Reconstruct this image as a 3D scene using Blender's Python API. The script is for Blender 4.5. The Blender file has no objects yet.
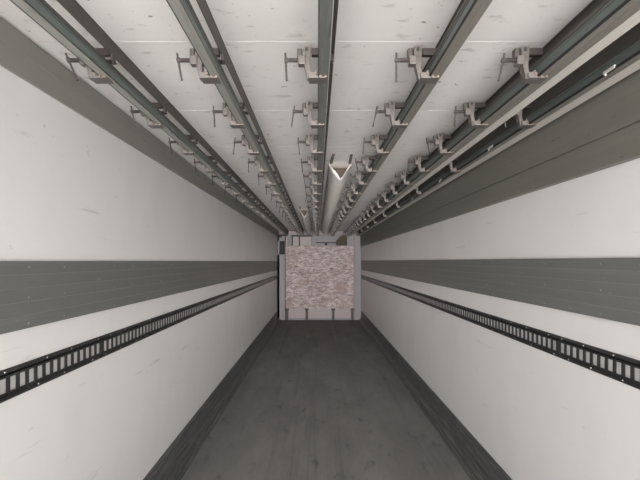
import bpy, bmesh, math, random
from mathutils import Vector, noise
random.seed(7)
C = bpy.context.scene.collection
S = bpy.context.scene

# ---------------------------------------------------------------- camera, light, exposure
EYE = 1.72
cd = bpy.data.cameras.new('camera'); cam = bpy.data.objects.new('camera', cd); C.objects.link(cam)
cam.location = (0, 0, EYE); cam.rotation_euler = (math.radians(90), 0, 0)
cd.sensor_width = 36; cd.lens = 448 / 640 * 36; cd.clip_start = 0.02
cd.shift_x = 3 / 640; cd.shift_y = 21 / 640
S.camera = cam
w = bpy.data.worlds.new('daylight'); S.world = w; w.use_nodes = True
bg = w.node_tree.nodes['Background']
bg.inputs['Color'].default_value = (1.0, 0.972, 0.955, 1); bg.inputs['Strength'].default_value = 5.6
# hazy sky above, sunlit pale yard below the horizon
_n = w.node_tree.nodes; _l = w.node_tree.links
_tc = _n.new('ShaderNodeTexCoord'); _sp = _n.new('ShaderNodeSeparateXYZ'); _mr = _n.new('ShaderNodeMapRange')
_l.new(_tc.outputs['Generated'], _sp.inputs[0]); _l.new(_sp.outputs['Z'], _mr.inputs['Value'])
_mr.inputs['From Min'].default_value = -0.05; _mr.inputs['From Max'].default_value = 0.05
_mr.inputs['To Min'].default_value = 7.6; _mr.inputs['To Max'].default_value = 4.6
_l.new(_mr.outputs['Result'], bg.inputs['Strength'])
# broad level sun along the axis, added to keep the far end bright
sd = bpy.data.lights.new('fill_sun', 'SUN'); sd.energy = 9.5; sd.angle = math.radians(32); sd.color = (1, 0.97, 0.95)
so = bpy.data.objects.new('fill_sun', sd); C.objects.link(so); so.location = (0, -4, 2)
so.rotation_euler = (math.radians(89), 0, 0)
S.view_settings.view_transform = 'Standard'; S.view_settings.look = 'None'
S.view_settings.gamma = 1; S.view_settings.use_curve_mapping = False
S.view_settings.exposure = 0.25
try:
    S.cycles.max_bounces = 16; S.cycles.diffuse_bounces = 12; S.cycles.glossy_bounces = 6
except Exception: pass

# ---------------------------------------------------------------- materials
def mat(name, col, rough=0.5, metal=0.0, marks=(), bump=0.0, bscale=30, bstretch=(1, 1, 1), spec=0.5):
    """marks: list of (scale, stretch, lo, hi, colour, amount) – noise-thresholded dirt and wear"""
    m = bpy.data.materials.new(name); m.use_nodes = True
    N = m.node_tree.nodes; L = m.node_tree.links; b = N['Principled BSDF']
    b.inputs['Base Color'].default_value = (*col, 1); b.inputs['Roughness'].default_value = rough
    b.inputs['Metallic'].default_value = metal; b.inputs['Specular IOR Level'].default_value = spec
    tc = N.new('ShaderNodeTexCoord'); prev = None
    for i, (sc, st, lo, hi, c2, amt) in enumerate(marks):
        mp = N.new('ShaderNodeMapping'); mp.inputs['Scale'].default_value = st
        mp.inputs['Location'].default_value = (i * 3.7, i * 1.3, i * 5.1)
        L.new(tc.outputs['Object'], mp.inputs['Vector'])
        n = N.new('ShaderNodeTexNoise'); n.inputs['Scale'].default_value = sc
        n.inputs['Detail'].default_value = 6; n.inputs['Roughness'].default_value = 0.6
        L.new(mp.outputs['Vector'], n.inputs['Vector'])
        r = N.new('ShaderNodeMapRange'); r.inputs['From Min'].default_value = lo; r.inputs['From Max'].default_value = hi
        r.inputs['To Min'].default_value = 0; r.inputs['To Max'].default_value = amt
        L.new(n.outputs['Fac'], r.inputs['Value'])
        mx = N.new('ShaderNodeMix'); mx.data_type = 'RGBA'
        L.new(r.outputs['Result'], mx.inputs['Factor'])
        if prev is None: mx.inputs['A'].default_value = (*col, 1)
        else: L.new(prev, mx.inputs['A'])
        mx.inputs['B'].default_value = (*c2, 1); prev = mx.outputs['Result']
    if prev is not None: L.new(prev, b.inputs['Base Color'])
    if bump:
        mp = N.new('ShaderNodeMapping'); mp.inputs['Scale'].default_value = bstretch
        L.new(tc.outputs['Object'], mp.inputs['Vector'])
        n = N.new('ShaderNodeTexNoise'); n.inputs['Scale'].default_value = bscale; n.inputs['Detail'].default_value = 4
        L.new(mp.outputs['Vector'], n.inputs['Vector'])
        bp = N.new('ShaderNodeBump'); bp.inputs['Strength'].default_value = bump; bp.inputs['Distance'].default_value = 0.004
        L.new(n.outputs['Fac'], bp.inputs['Height']); L.new(bp.outputs['Normal'], b.inputs['Normal'])
    return m

M = {}
M['wall'] = mat('white_wall_panel', (0.80, 0.79, 0.78), 0.38, marks=[
    (2.2, (1, 1, 0.5), 0.45, 0.8, (0.70, 0.69, 0.675), 0.5),
    (12, (1, 0.8, 1.2), 0.70, 0.76, (0.30, 0.28, 0.26), 0.7),
    (26, (1, 0.25, 1.6), 0.70, 0.76, (0.33, 0.31, 0.29), 0.7),
    (5, (1, 0.35, 5), 0.66, 0.72, (0.48, 0.46, 0.45), 0.5)], bump=0.06, bscale=5)
M['ceiling'] = mat('white_ceiling_sheet', (0.86, 0.835, 0.815), 0.55, marks=[
    (3, (1, 1, 1), 0.5, 0.85, (0.70, 0.67, 0.64), 0.5),
    (7, (1.0, 2.2, 1), 0.60, 0.72, (0.42, 0.39, 0.35), 0.7),
    (24, (1, 0.8, 1), 0.67, 0.72, (0.22, 0.19, 0.16), 0.85),
    (40, (3, 0.7, 1), 0.67, 0.74, (0.33, 0.31, 0.28), 0.6)], bump=0.35, bscale=9)
M['floor'] = mat('dark_grey_floor', (0.155, 0.153, 0.15), 0.75, marks=[
    (3, (1, 0.3, 1), 0.4, 0.75, (0.235, 0.232, 0.227), 0.8),
    (30, (2.5, 0.25, 1), 0.5, 0.8, (0.23, 0.22, 0.21), 0.5),
    (7, (1.5, 0.6, 1), 0.60, 0.75, (0.07, 0.07, 0.067), 0.7),
    (2.0, (6, 0.12, 1), 0.55, 0.75, (0.09, 0.088, 0.085), 0.6)], bump=0.15, bscale=40, spec=0.25)
M['band'] = mat('grey_plank_band', (0.15, 0.15, 0.143), 0.42, metal=0.0, marks=[
    (4, (1, 0.2, 8), 0.5, 0.75, (0.20, 0.20, 0.19), 0.6),
    (16, (1, 0.5, 3), 0.66, 0.74, (0.42, 0.41, 0.39), 0.5)], bump=0.1, bscale=12, bstretch=(1, .2, 6))
M['bead'] = mat('worn_bead', (0.24, 0.24, 0.23), 0.4)
M['olive'] = mat('olive_grey_board', (0.165, 0.162, 0.14), 0.5, marks=[
    (4, (1, 0.25, 6), 0.45, 0.75, (0.20, 0.195, 0.17), 0.6),
    (14, (1, 0.4, 3), 0.66, 0.73, (0.05, 0.05, 0.042), 0.7)], bump=0.1, bscale=12)
M['cove'] = mat('grey_cove_trim', (0.25, 0.243, 0.22), 0.42, marks=[
    (4, (1, 0.2, 6), 0.45, 0.75, (0.26, 0.25, 0.23), 0.6)])
M['kick'] = mat('grey_kick_plate', (0.062, 0.063, 0.061), 0.42, marks=[
    (20, (6, 0.15, 6), 0.45, 0.7, (0.26, 0.26, 0.25), 0.7),
    (5, (1, 0.4, 2), 0.55, 0.75, (0.05, 0.05, 0.05), 0.6)])
M['seam'] = mat('dark_joint', (0.03, 0.03, 0.028), 0.7)
M['track'] = mat('dark_track_steel', (0.035, 0.034, 0.033), 0.4, 0.2, marks=[
    (20, (1, 1, 1), 0.55, 0.75, (0.10, 0.095, 0.09), 0.6)])
M['zinc'] = mat('bright_zinc', (0.36, 0.355, 0.34), 0.35, 0.6)
M['brass'] = mat('yellow_zinc', (0.20, 0.15, 0.11), 0.5, 0.3)
M['rail_face'] = mat('taupe_rail_face', (0.23, 0.215, 0.19), 0.42, 0.3, marks=[
    (6, (3, 0.4, 3), 0.5, 0.75, (0.36, 0.34, 0.31), 0.6),
    (22, (3, 0.5, 3), 0.6, 0.72, (0.10, 0.09, 0.075), 0.7)])
M['rail_side'] = mat('green_grey_rail_side', (0.12, 0.142, 0.132), 0.42, 0.25, marks=[
    (8, (3, 0.5, 3), 0.5, 0.75, (0.17, 0.19, 0.18), 0.6),
    (18, (3, 0.5, 3), 0.60, 0.7, (0.055, 0.055, 0.045), 0.8)])
M['rail_top'] = mat('brown_grey_carrier', (0.075, 0.066, 0.058), 0.5, 0.2, marks=[
    (12, (3, 0.5, 3), 0.5, 0.75, (0.12, 0.11, 0.10), 0.6)])
M['rail_mid'] = mat('green_grey_rail_face', (0.16, 0.17, 0.155), 0.45, 0.2, marks=[
    (14, (6, 0.3, 3), 0.5, 0.75, (0.25, 0.25, 0.235), 0.7), (20, (5, 0.4, 3), 0.58, 0.7, (0.06, 0.06, 0.05), 0.7)])
M['rail_pale'] = mat('pale_grey_rail_face', (0.33, 0.325, 0.30), 0.45, 0.2, marks=[
    (14, (6, 0.3, 3), 0.5, 0.75, (0.24, 0.235, 0.21), 0.7)])
M['lip'] = mat('pale_aluminium_lip', (0.60, 0.575, 0.53), 0.45, 0.0, marks=[
    (10, (3, 0.3, 3), 0.5, 0.75, (0.48, 0.46, 0.42), 0.5)])
M['clamp'] = mat('taupe_cast_clamp', (0.135, 0.12, 0.112), 0.5, 0.15, marks=[
    (30, (1, 1, 1), 0.5, 0.75, (0.05, 0.045, 0.04), 0.8)])
M['screw'] = mat('dark_brown_screw', (0.045, 0.036, 0.034), 0.5, 0.3)
M['handle'] = mat('dull_steel_handle', (0.065, 0.056, 0.052), 0.5, 0.2)
M['duct'] = mat('white_duct_fabric', (0.80, 0.76, 0.73), 0.85, marks=[
    (5, (1, 1.5, 1), 0.5, 0.8, (0.66, 0.61, 0.57), 0.6)], bump=0.5, bscale=8)
M['inside'] = mat('brown_strap', (0.20, 0.165, 0.145), 0.7)
M['board'] = mat('scuffed_white_board', (0.44, 0.355, 0.35), 0.7, marks=[
    (4, (1.2, 1, 3), 0.42, 0.6, (0.66, 0.595, 0.60), 0.9),
    (2.2, (1, 1, 1.4), 0.5, 0.66, (0.40, 0.27, 0.22), 0.8),
    (8, (1, 1, 3), 0.48, 0.60, (0.26, 0.19, 0.18), 0.75),
    (15, (0.8, 1, 3), 0.55, 0.62, (0.12, 0.09, 0.08), 0.85)], bump=0.4, bscale=14)
M['post'] = mat('grey_post_paint', (0.25, 0.235, 0.24), 0.5, marks=[(6, (1, 1, .5), 0.5, 0.8, (0.2, 0.19, 0.19), 0.6)])
M['pink'] = mat('pinkish_white_housing', (0.44, 0.385, 0.385), 0.6)
M['tan'] = mat('tan_sheet', (0.075, 0.048, 0.035), 0.7)  # tan darkened to give the shade inside the duct mouths; flap shares it
M['black'] = mat('black_rubber', (0.02, 0.02, 0.02), 0.7)

# ---------------------------------------------------------------- helpers
def bx(bm, x0, x1, y0, y1, z0, z1, bev=0.0):
    r = bmesh.ops.create_cube(bm, size=1)
    vs = r['verts']
    for v in vs:
        v.co = Vector(((x0 + x1) / 2 + v.co.x * (x1 - x0), (y0 + y1) / 2 + v.co.y * (y1 - y0), (z0 + z1) / 2 + v.co.z * (z1 - z0)))
    if bev:
        es = list({e for v in vs for e in v.link_edges})
        bmesh.ops.bevel(bm, geom=es, offset=bev, segments=2, affect='EDGES', profile=0.5)

def cyl(bm, p, q, r, n=10, r2=None):
    p, q = Vector(p), Vector(q); d = q - p
    res = bmesh.ops.create_cone(bm, cap_ends=True, segments=n, radius1=r, radius2=r if r2 is None else r2, depth=d.length)
    rot = d.to_track_quat('Z', 'Y').to_matrix(); c = (p + q) / 2
    for v in res['verts']: v.co = rot @ v.co + c

def prism_y(bm, pts, y0, y1):
    """closed outline in x,z pushed along y"""
    a = [bm.verts.new((x, y0, z)) for x, z in pts]; b = [bm.verts.new((x, y1, z)) for x, z in pts]
    n = len(pts)
    for i in range(n): bm.faces.new((a[i], a[(i + 1) % n], b[(i + 1) % n], b[i]))
    bm.faces.new(a[::-1]); bm.faces.new(b)
    bmesh.ops.recalc_face_normals(bm, faces=bm.faces)

def obj(name, bm, m, parent=None, loc=(0, 0, 0)):
    me = bpy.data.meshes.new(name)
    bmesh.ops.recalc_face_normals(bm, faces=bm.faces)
    bm.to_mesh(me); bm.free(); me.materials.append(m)
    o = bpy.data.objects.new(name, me); C.objects.link(o); o.location = loc
    if parent: o.parent = parent
    return o
def smooth(o):
    for p in o.data.polygons: p.use_smooth = True
    return o
def tag(o, label, cat, group=None, kind=None):
    o['label'] = label; o['category'] = cat
    if group: o['group'] = group
    if kind: o['kind'] = kind
    return o
def thing(name, label, cat, loc, group=None):
    o = bpy.data.objects.new(name, None); C.objects.link(o); o.location = loc; o.empty_display_size = 0.05
    return tag(o, label, cat, group)
def struct(name, bm, m, label, cat):
    o = obj(name, bm, m); o['kind'] = 'structure'; o['label'] = label; o['category'] = cat
    return o
def B(): return bmesh.new()

XL, XR, YE, Y0 = -1.16, 1.30, 13.28, -1.7       # side walls, far end, rear sill
HC = EYE + 0.89                                  # ceiling
# ---------------------------------------------------------------- setting
b = B(); bx(b, XL - .06, XR + .06, Y0, YE + .06, -0.08, 0); struct('floor', b, M['floor'], 'long dark grey scuffed trailer floor', 'floor')
b = B(); bx(b, XL - .06, XL, Y0, YE + .06, 0, HC); struct('wall_left', b, M['wall'], 'white smooth trailer wall on the left', 'wall')
b = B(); bx(b, XR, XR + .06, Y0, YE + .06, 0, HC); struct('wall_right', b, M['wall'], 'white smooth trailer wall on the right', 'wall')
b = B(); bx(b, XL, XR, YE, YE + .06, 0, HC); struct('wall_front', b, M['pink'], 'pale end wall behind the scuffed board', 'wall')
b = B(); bx(b, XL - .06, XR + .06, Y0, YE + .06, HC, HC + .06)
ceil = struct('ceiling', b, M['ceiling'], 'white marked ceiling behind the hanging rails', 'ceiling')
b = B()
y = 1.82 - 0.83 * 3
while y < YE: bx(b, XL + .01, XR - .01, y - .0012, y + .0012, HC - .0008, HC); y += 0.83
o = obj('ceiling_joint', b, mat('faint_joint', (0.64, 0.62, 0.60), 0.7), ceil)

# left cove, two facets
b = B(); z = EYE
prism_y(b, [(XL, z + .716), (XL + .012, z + .716), (XL + .014, z + .80), (XL + .020, z + .805), (XL + .022, z + .872), (XL + .006, z + .89), (XL, z + .89)], Y0, YE)
struct('trim_1', b, M['cove'], 'grey cove trim between left wall and ceiling', 'trim')
# right boards
b = B(); bx(b, XR - .035, XR, Y0, YE, z + .415, z + .546, .002); bx(b, XR - .028, XR, Y0, YE, z + .54, z + .56)
struct('trim_2', b, M['olive'], 'lower olive grey board high on the right wall', 'trim')
b = B(); bx(b, XR - .035, XR, Y0, YE, z + .552, z + .888, .002)
struct('trim_3', b, M['olive'], 'upper olive grey board beside the rightmost rail', 'trim')
# plank bands with grooves
def band(name, side, z0, z1, label):
    b = B(); n = 5; h = (z1 - z0) / n; X = XL if side < 0 else XR
    for i in range(n):
        bx(b, min(X, X - side * .014), max(X, X - side * .014), Y0, YE, z0 + i * h + .0005, z0 + (i + 1) * h - .0005, .0012)
    bx(b, min(X, X - side * .011), max(X, X - side * .011), Y0, YE, z0 + .002, z1 - .002)
    o = struct(name, b, M['band'], label, 'trim')
    b = B()
    for i in range(1, n): bx(b, min(X - side * .012, X - side * .0152), max(X - side * .012, X - side * .0152), Y0, YE, z0 + i * h - .0011, z0 + i * h + .0011)
    e = obj('worn_bead', b, M['bead'], o); e['kind'] = 'stuff'
    b = B(); y = 0.28
    while y < 11:
        for k in (0.35, 2.3, 4.5):
            zz = z0 + k * h + random.uniform(-.003, .003)
            cyl(b, (X - side * .013, y, zz), (X - side * .0165, y, zz), .0042, 8, .003)
        y += random.choice((.25, .25, .5))
    s = obj('rivet_head', b, M['zinc'], o); s['kind'] = 'stuff'
band('trim_4', -1, EYE - .267, EYE + .0, 'grey planked rubbing band along the left wall')
band('trim_5', 1, EYE - .260, EYE + .014, 'grey planked rubbing band along the right wall')
# kick plates
for name, X, s, lab in (('baseboard_left', XL, 1, 'left'), ('baseboard_right', XR, -1, 'right')):
    b = B()
    P = [(0, .265), (.012, .265), (.014, .225), (.010, .222), (.014, .219), (.016, .17), (.012, .167), (.016, .164), (.018, .11), (.014, .107), (.020, .104),
         (.030, .055), (.046, .026), (.060, .022), (.062, .012), (.085, .010), (.090, 0), (0, 0)]
    prism_y(b, [(X + s * px, pz) for px, pz in P], Y0, YE)
    struct(name, b, M['kick'], 'grey ribbed kick plate along the foot of the %s wall' % lab, 'baseboard')

# ---------------------------------------------------------------- lashing tracks on the walls
TS = ['nearest', 'second', 'third', 'farthest']
def track(side, zt, zb):
    X = XL if side < 0 else XR; sname = 'left' if side < 0 else 'right'
    L = 3.6; y0 = -1.2; P = .055
    for k in range(4):
        t = thing('lashing_track', '%s length of black slotted lashing track on the %s wall' % (TS[k], sname), 'lashing track',
                  (X, y0 + k * L, zb), '%s wall lashing track' % sname)
        H = zt - zb; s = -side
        def xb(b, d0, d1, ya, yb, za, zc, bev=0): bx(b, min(s * d0, s * d1), max(s * d0, s * d1), ya, yb, za, zc, bev)
        b = B(); La = L - .004
        xb(b, .0, .004, 0, La, 0, .022); xb(b, 0, .004, 0, La, H - .022, H)
        xb(b, .0, .009, 0, La, .019, .023); xb(b, 0, .009, 0, La, H - .023, H - .019)
        xb(b, .006, .009, 0, La, .019, .032); xb(b, .006, .009, 0, La, H - .032, H - .019)
        n = int(La / P)
        for i in range(n + 1):
            yy = min(i * P, La - .02); xb(b, .006, .009, yy, yy + .0215, .031, H - .031)
        obj('slotted_plate', b, M['track'], t)
        b = B(); n = 0; scr = []; y = .05
        while y < La - .03:
            scr.append((y, .011)); scr.append((y + .06, H - .011)); y += random.choice((.19, .22, .26))
        me0 = None
        for (yy, zz) in scr:
            if me0 is None:
                b2 = B(); cyl(b2, (0, 0, 0), (s * .003, 0, 0), .0045, 10, .003)
                o = obj('screw_head', b2, M['zinc'], t, (s * .0035, yy, zz)); me0 = o.data
            else:
                o = bpy.data.objects.new('screw_head', me0); C.objects.link(o); o.parent = t; o.location = (s * .0035, yy, zz)
        b.free()
track(-1, EYE - .402, EYE - .520)
track(1, EYE - .401, EYE - .517)

# ---------------------------------------------------------------- overhead rails
ROWS = [1.81 + .62 * i for i in range(19)]
RAILS = [  # centre x, half width, lip width, words
    (-.849, .0125, 0, 'leftmost'), (-.407, .0145, 0, 'second from the left'), (.026, .019, 0, 'middle'),
    (.474, .021, 0, 'fourth from the left'), (.914, .029, .05, 'fifth from the left'), (1.160, .016, .058, 'rightmost')]
ZR = .735
RX = []
for k, (xc, hw, lip, words) in enumerate(RAILS):
    lab = {0: 'leftmost grey green overhead meat rail, beside the left cove trim',
           1: 'second grey green overhead meat rail from the left',
           2: 'middle overhead meat rail running straight away overhead',
           3: 'fourth overhead meat rail from the left, right of the fabric duct',
           4: 'fifth overhead meat rail with a pale lower lip',
           5: 'rightmost overhead meat rail with white clips, against the olive board'}[k]
    t = thing('overhead_rail', lab, 'meat rail', (xc, 0, EYE + ZR), 'meat rails under the ceiling')
    ya, yb = -1.4, 13.04
    b = B()   # channel with a waist above the foot flange
    prism_y(b, [(-hw + .006, .0075), (hw - .006, .0075), (hw - .006, .013), (hw, .0135), (hw, .036), (hw - .003, .038), (hw - .003, .042), (hw, .045), (hw - .002, .052),
                (-hw + .002, .052), (-hw, .045), (-hw + .003, .042), (-hw + .003, .038), (-hw, .036), (-hw, .0135), (-hw + .006, .013)], ya, yb)
    obj('channel', b, M['rail_side'], t)
    b = B(); bx(b, -hw - .0005, hw + .0005, ya, yb, .052, .067, .002)
    obj('top_flange', b, M['rail_top'], t)['label'] = 'dark upper edge of the rail'
    b = B(); bx(b, -hw - .001, hw + .001, ya, yb, 0, .0072, .001); bx(b, -.003, .003, ya, yb, -.0015, .001)
    obj('foot_flange', b, M['rail_pale' if k < 2 else 'rail_mid' if k == 2 else 'rail_face'], t)['label'] = 'pale grey lower face' if k < 2 else 'grey lower face' if k == 2 else 'taupe lower face'
    b = B(); bx(b, -hw - .0035, -hw - .001, ya, yb, -.001, .010)
    if k == 2: bx(b, hw + .0035, hw + .007, ya, yb, .0, .03)
    obj('dark_seal', b, M['black'], t)
    if k == 2: b = B(); bx(b, hw + .0012, hw + .0032, ya, yb, .0, .008); obj('pale_edge', b, M['lip'], t)
    if lip:
        b = B(); prism_y(b, [(hw + .002, .0), (hw + lip, .0), (hw + lip, .012), (hw + lip - .003, .012), (hw + lip - .003, .003), (hw + .002, .003)], ya, yb)
        obj('pale_lip', b, M['lip'], t)['label'] = 'pale flat lip'
    b = B(); a0 = hw + .008; wc = .003 if k < 2 else .016   # carrier profile fixed to the ceiling
    prism_y(b, [(a0, .094), (a0 + wc, .094), (a0 + wc, .150), (a0 + wc + .002, .1549), (a0 - .010, .1549), (a0, .150)], ya, yb)
    obj('ceiling_carrier', b, M['rail_top'], t)['label'] = 'brown grey strip fixed to the ceiling'
    if k == 5:
        b = B(); bx(b, -hw + .004, hw - .006, ya, yb, .0672, .092)
        obj('web_plate', b, M['rail_top'], t)
    me = None; rows = ROWS if k < 5 else ROWS[1::2]
    for r in [ROWS[0] - .62] + rows:
        if me is None:
            b = B(); bx(b, hw - .012, hw + .020, -.020, .020, .0672, .072, .001); bx(b, hw + .006, hw + .018, -.014, .014, .070, .098, .002)
            cyl(b, (hw + .013, 0, .0675), (hw + .013, 0, .060), .006, 8)
            o = obj('hanger', b, M['screw'], t, (0, r, 0)); me = o.data
        else:
            o = bpy.data.objects.new('hanger', me); C.objects.link(o); o.parent = t; o.location = (0, r, 0)
    if k == 5:
        for yy in (1.75, 2.95, 4.15, 5.35, 6.55):
            b = B(); bx(b, -hw - .006, -hw + .003, yy - .035, yy + .035, .004, .018, .002); cyl(b, (-hw - .004, yy + .02, .004), (-hw - .004, yy + .02, -.004), .004, 8)
            obj('white_clip', b, M['lip'], t)['label'] = 'white plastic clip'

# ---------------------------------------------------------------- screw clamps
ORD = ['nearest', 'second', 'third', 'fourth', 'fifth', 'sixth', 'seventh', 'eighth', 'ninth', 'tenth', 'eleventh', 'twelfth', 'thirteenth',
       'fourteenth', 'fifteenth', 'sixteenth', 'seventeenth', 'eighteenth', 'nineteenth']
RN = ['leftmost rail', 'second rail from the left', 'middle rail', 'fourth rail from the left', 'fifth rail from the left', 'rightmost rail']
def make_clamp():
    """origin at the rail centre, height of rail underside"""
    t = thing('rail_clamp', '', 'clamp', (0, 0, 0))
    b = B()
    # cast body: plate that steps down and turns in under the rail, drawn in x,z
    P = [(-.084, .127), (-.054, .127), (-.051, .123), (-.055, .080), (-.058, .050), (-.056, .018), (-.040, .017), (-.033, .032), (-.0255, .034), (-.0255, -.005),
         (-.064, -.006), (-.068, -.002), (-.072, .030), (-.079, .052), (-.084, .072)]
    a = [b.verts.new((x, -.016, zz)) for x, zz in P]; c = [b.verts.new((x, .016, zz)) for x, zz in P]
    n = len(P)
    for i in range(n): b.faces.new((a[i], a[(i + 1) % n], c[(i + 1) % n], c[i]))
    b.faces.new(a[::-1]); b.faces.new(c)
    bmesh.ops.bevel(b, geom=list(b.edges), offset=.0025, segments=2, affect='EDGES')
    obj('body', b, M['clamp'], t)
    b = B(); bx(b, -.060, .012, -.034, .030, -.008, -.0022, .0015); bx(b, -.062, -.026, -.027, -.018, -.006, .018, .002)
    obj('foot', b, M['clamp'], t)
    b = B(); bx(b, -.050, .010, -.006, .022, .096, .124, .003)
    obj('top_arm', b, M['screw'], t)['label'] = 'dark arm reaching over the rail'
    b = B(); bx(b, -.104, -.074, -.022, .016, .052, .088, .004)
    obj('nut_block', b, M['clamp'], t)
    b = B(); bx(b, -.108, -.0885, -.008, .020, .082, .122, .003); obj('lug', b, M['rail_top'], t)['label'] = 'dark lug left of the body'
    b = B(); bx(b, -.076, -.064, -.0175, -.012, .106, .120)
    obj('slot_insert', b, M['black'], t)
    b = B()
    cyl(b, (-.152, -.004, .074), (-.100, -.004, .074), .0072, 10)
    for i in range(7): x = -.146 + i * .007; cyl(b, (x, -.004, .074), (x + .0035, -.004, .074), .0088, 10)
    obj('screw', b, M['screw'], t)
    b = B(); cyl(b, (0, 0, .028), (0, 0, -.084), .0042, 8)
    cyl(b, (0, 0, .029), (0, 0, .026), .005, 8); cyl(b, (0, 0, -.085), (0, 0, -.082), .005, 8)
    cyl(b, (-.006, 0, 0), (.008, 0, 0), .010, 10)
    obj('tee_handle', b, M['handle'], t, (-.154, -.004, .074))
    b = B()
    for (x, zz) in ((.006, -.008), (-.014, -.008)): cyl(b, (x, -.038, zz + .004), (x, -.0335, zz + .004), .0045, 8)
    cyl(b, (-.034, -.032, .010), (-.034, -.027, .010), .0055, 8)
    obj('bolt', b, M['brass'], t)['label'] = 'yellowish zinc bolts'
    return t
proto = make_clamp(); used = False
tilts = {(0, 0): -22, (1, 0): -11, (2, 0): -3, (3, 0): 0, (4, 0): 12}
for k in range(6):
    for ri, r in enumerate(ROWS):
        if k == 5 and (ri % 2 == 0): continue
        if not used: t = proto; used = True; ch = list(proto.children)
        else:
            t = proto.copy(); C.objects.link(t); ch = []
            for c0 in proto.children:
                c1 = c0.copy(); C.objects.link(c1); c1.parent = t; ch.append(c1)
        t.location = (RAILS[k][0] + (.002, .002, .002, 0, -.010, .002)[k], r, EYE + ZR)
        i = ri if k < 5 else ri // 2
        t['label'] = 'taupe screw clamp with hanging T-handle, %s along the %s' % (ORD[i], RN[k])
        t['group'] = 'screw clamps along the %s' % RN[k]
        for c1 in ch:
            if c1.name.startswith('tee_handle'):
                c1.rotation_euler = (random.uniform(-.1, .1), math.radians(tilts.get((k, ri), random.uniform(-12, 12))), 0)

# ---------------------------------------------------------------- fabric air ducts
def duct(xc, hw, y0, y1, drop, label):
    t = thing('air_duct', label, 'air duct', (xc, y0, HC), 'fabric air ducts')
    me = bpy.data.meshes.new('duct_fabric'); vs = []; fs = []; nu, nv = 16, int((y1 - y0) / .12)
    for j in range(nv + 1):
        yy = j * (y1 - y0) / nv
        f = min(1, yy / .6)
        for i in range(nu + 1):
            a = -1 + 2 * i / nu
            vshape = 1 - abs(a); ushape = (1 - abs(a) ** 2.6)
            d = drop * (vshape * (1 - f) + ushape * f)
            wr = .012 * noise.noise(Vector((a * 2, yy * 3, xc))) + .006 * math.sin(yy * 17 + a * 4)
            edge = 1 - abs(a) ** 6
            vs.append((a * hw, yy + (.03 * (1 - abs(a)) if j == 0 else 0), -.002 - max(0, d + wr * edge)))
    for j in range(nv):
        for i in range(nu):
            q = j * (nu + 1) + i; fs.append((q, q + 1, q + nu + 2, q + nu + 1))
    me.from_pydata(vs, [], fs); me.materials.append(M['duct'])
    o = bpy.data.objects.new('duct_fabric', me); C.objects.link(o); o.parent = t; smooth(o)
    m = o.modifiers.new('thick', 'SOLIDIFY'); m.thickness = .003
    for s in (-1, 1):
        b = B(); bx(b, -.012, .012, -.36, .02, -.006, -.0005, .001)
        g = obj('fixing_strap', b, M['inside'], t, (s * (hw - .018), 0, 0)); g['label'] = 'brown strap on the ceiling ahead of the duct mouth'
        g.rotation_euler = (0, 0, -s * .03)
    b = B(); pts = [(-hw * .9, -.004), (hw * .9, -.004), (hw * .55, -drop * .55), (0, -drop * .9), (-hw * .55, -drop * .55)]  # plate plugging the mouth, coloured dark for the shade within
    prism_y(b, pts, .22, .24); obj('dark_mouth_plug', b, M['tan'], t)['label'] = 'dark brown plug giving the shade inside the duct mouth'
    return t
duct(.212, .103, 4.07, 12.55, .135, 'white sagging fabric air duct with V-shaped mouth, between middle and fourth rails')
duct(-.222, .088, 7.65, 12.55, .135, 'white fabric air duct starting farther back, left of the middle rail')

# ---------------------------------------------------------------- far end
YB = 13.10; K = 448 / YB
def X(px, y=YB): return (px - 317) * y / 448
def Z(py, y=YB): return EYE + (261 - py) * y / 448
# scuffed board on its feet
zb, zt = Z(308.5), Z(246)
t = thing('bulkhead_board', 'large scuffed white board standing on feet at the far end', 'board', ((X(286) + X(353.5)) / 2, 13.07, 0))
hw = (X(353.5) - X(286)) / 2
b = B(); bx(b, -hw, hw, -.03, .01, zb, zt, .006); obj('panel', b, M['board'], t)
b = B(); bx(b, -hw - .012, -hw, -.035, .012, zb, zt); bx(b, hw, hw + .012, -.035, .012, zb, zt); bx(b, -hw - .012, hw + .012, -.035, .012, zt, zt + .012)
obj('edge_strip', b, M['post'], t)
b = B(); bx(b, -hw, hw, -.01, .03, 0.0, .045); obj('sill', b, M['post'], t)
for px in (287.2, 306.8, 333.2, 352.2):
    b = B(); bx(b, -.035, .035, -.025, .02, .0, zb + .02); bx(b, -.055, .055, -.03, -.022, zb - .05, zb + .01)
    obj('foot', b, M['screw'], t, (X(px) - t.location.x, 0, 0))
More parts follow.
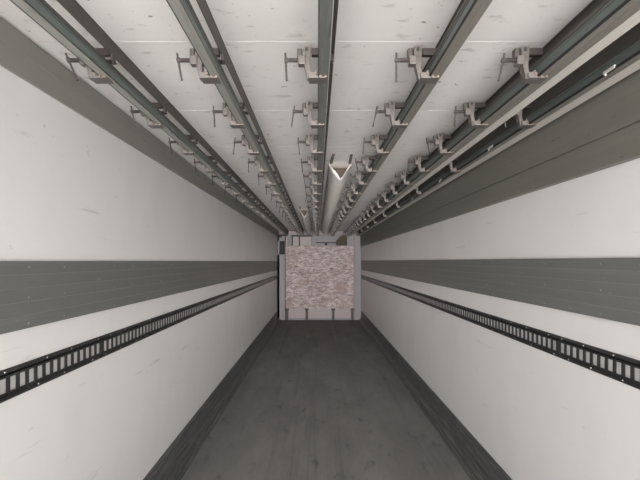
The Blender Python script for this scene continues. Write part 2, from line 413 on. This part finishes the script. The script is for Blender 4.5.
# posts
for px0, px1, s, lab in ((277.6, 285.4, 1, 'grey slotted corner post left of the scuffed board'), (354.4, 361.1, -1, 'grey corner post right of the scuffed board')):
    t = thing('corner_post', lab, 'post', (X((px0 + px1) / 2), YB, 0)); h = (X(px1) - X(px0)) / 2; top = Z(234)
    b = B()
    if s == 1:
        bx(b, -h, -h + .055, -.03, .09, 0, top); bx(b, h - .012, h, -.03, .09, 0, top); zs0, zs1 = Z(254.5), Z(241)
        bx(b, -h, h, -.03, .09, 0, zs0); bx(b, -h, h, -.03, .09, zs1, top)
        obj('upright', b, M['post'], t)
        b = B(); bx(b, -h + .056, h - .013, .0, .03, zs0, zs1); obj('slot_back', b, M['black'], t)
        b = B(); bx(b, -h + .03, -h + .12, -.045, -.031, top - .10, top - .02, .004); bx(b, -h + .12, h + .06, -.045, -.031, top - .06, top - .02, .004)
        obj('latch', b, M['black'], t)
    else:
        bx(b, -h, h, -.03, .09, 0, top, .006); bx(b, -h - .04, -h, .0, .06, 0, top)
        obj('upright', b, M['post'], t)
# refrigeration housing above the board
t = thing('evaporator_housing', 'pinkish white cooling unit housing above the scuffed board', 'cooling unit', (X(319), 13.16, 0))
ox = t.location.x
z0, z1 = Z(248), Z(234.5)
b = B(); bx(b, X(287) - ox, X(352) - ox, 0, .11, z0, z1); obj('back_plate', b, M['post'], t)
for a, c, m in ((293, 298.7, 'pink'), (300, 311, 'pink'), (312, 335.5, 'post')):
    b = B(); bx(b, X(a) - ox, X(c) - ox, -.05, -.001, Z(247), Z(236.6), .006); obj('outlet_panel', b, M[m], t)
b = B(); pts = [(X(336.2) - ox, Z(247)), (X(346) - ox, Z(247)), (X(346) - ox, Z(235.2)), (X(341) - ox, Z(235.4)), (X(336.2) - ox, Z(241))]
prism_y(b, pts, -.05, -.001); obj('tan_flap', b, M['tan'], t)['label'] = 'tan angled flap'
b = B()
for a, c, p, q in ((290.0 + 1.6, 292.6, 235, 247), (299, 299.8, 236, 247), (316, 336, 242.2, 243.1), (346.2, 347, 234.8, 247), (292, 312, 235.3, 236.5)):
    bx(b, X(a) - ox, X(c) - ox, -.060, -.0505 if False else -.001, Z(q), Z(p))
obj('dark_frame', b, M['black'], t)
b = B(); cyl(b, (X(326) - ox, -.03, Z(244)), (X(326) - ox, -.09, Z(244)), .04, 12); obj('knob', b, M['black'], t)
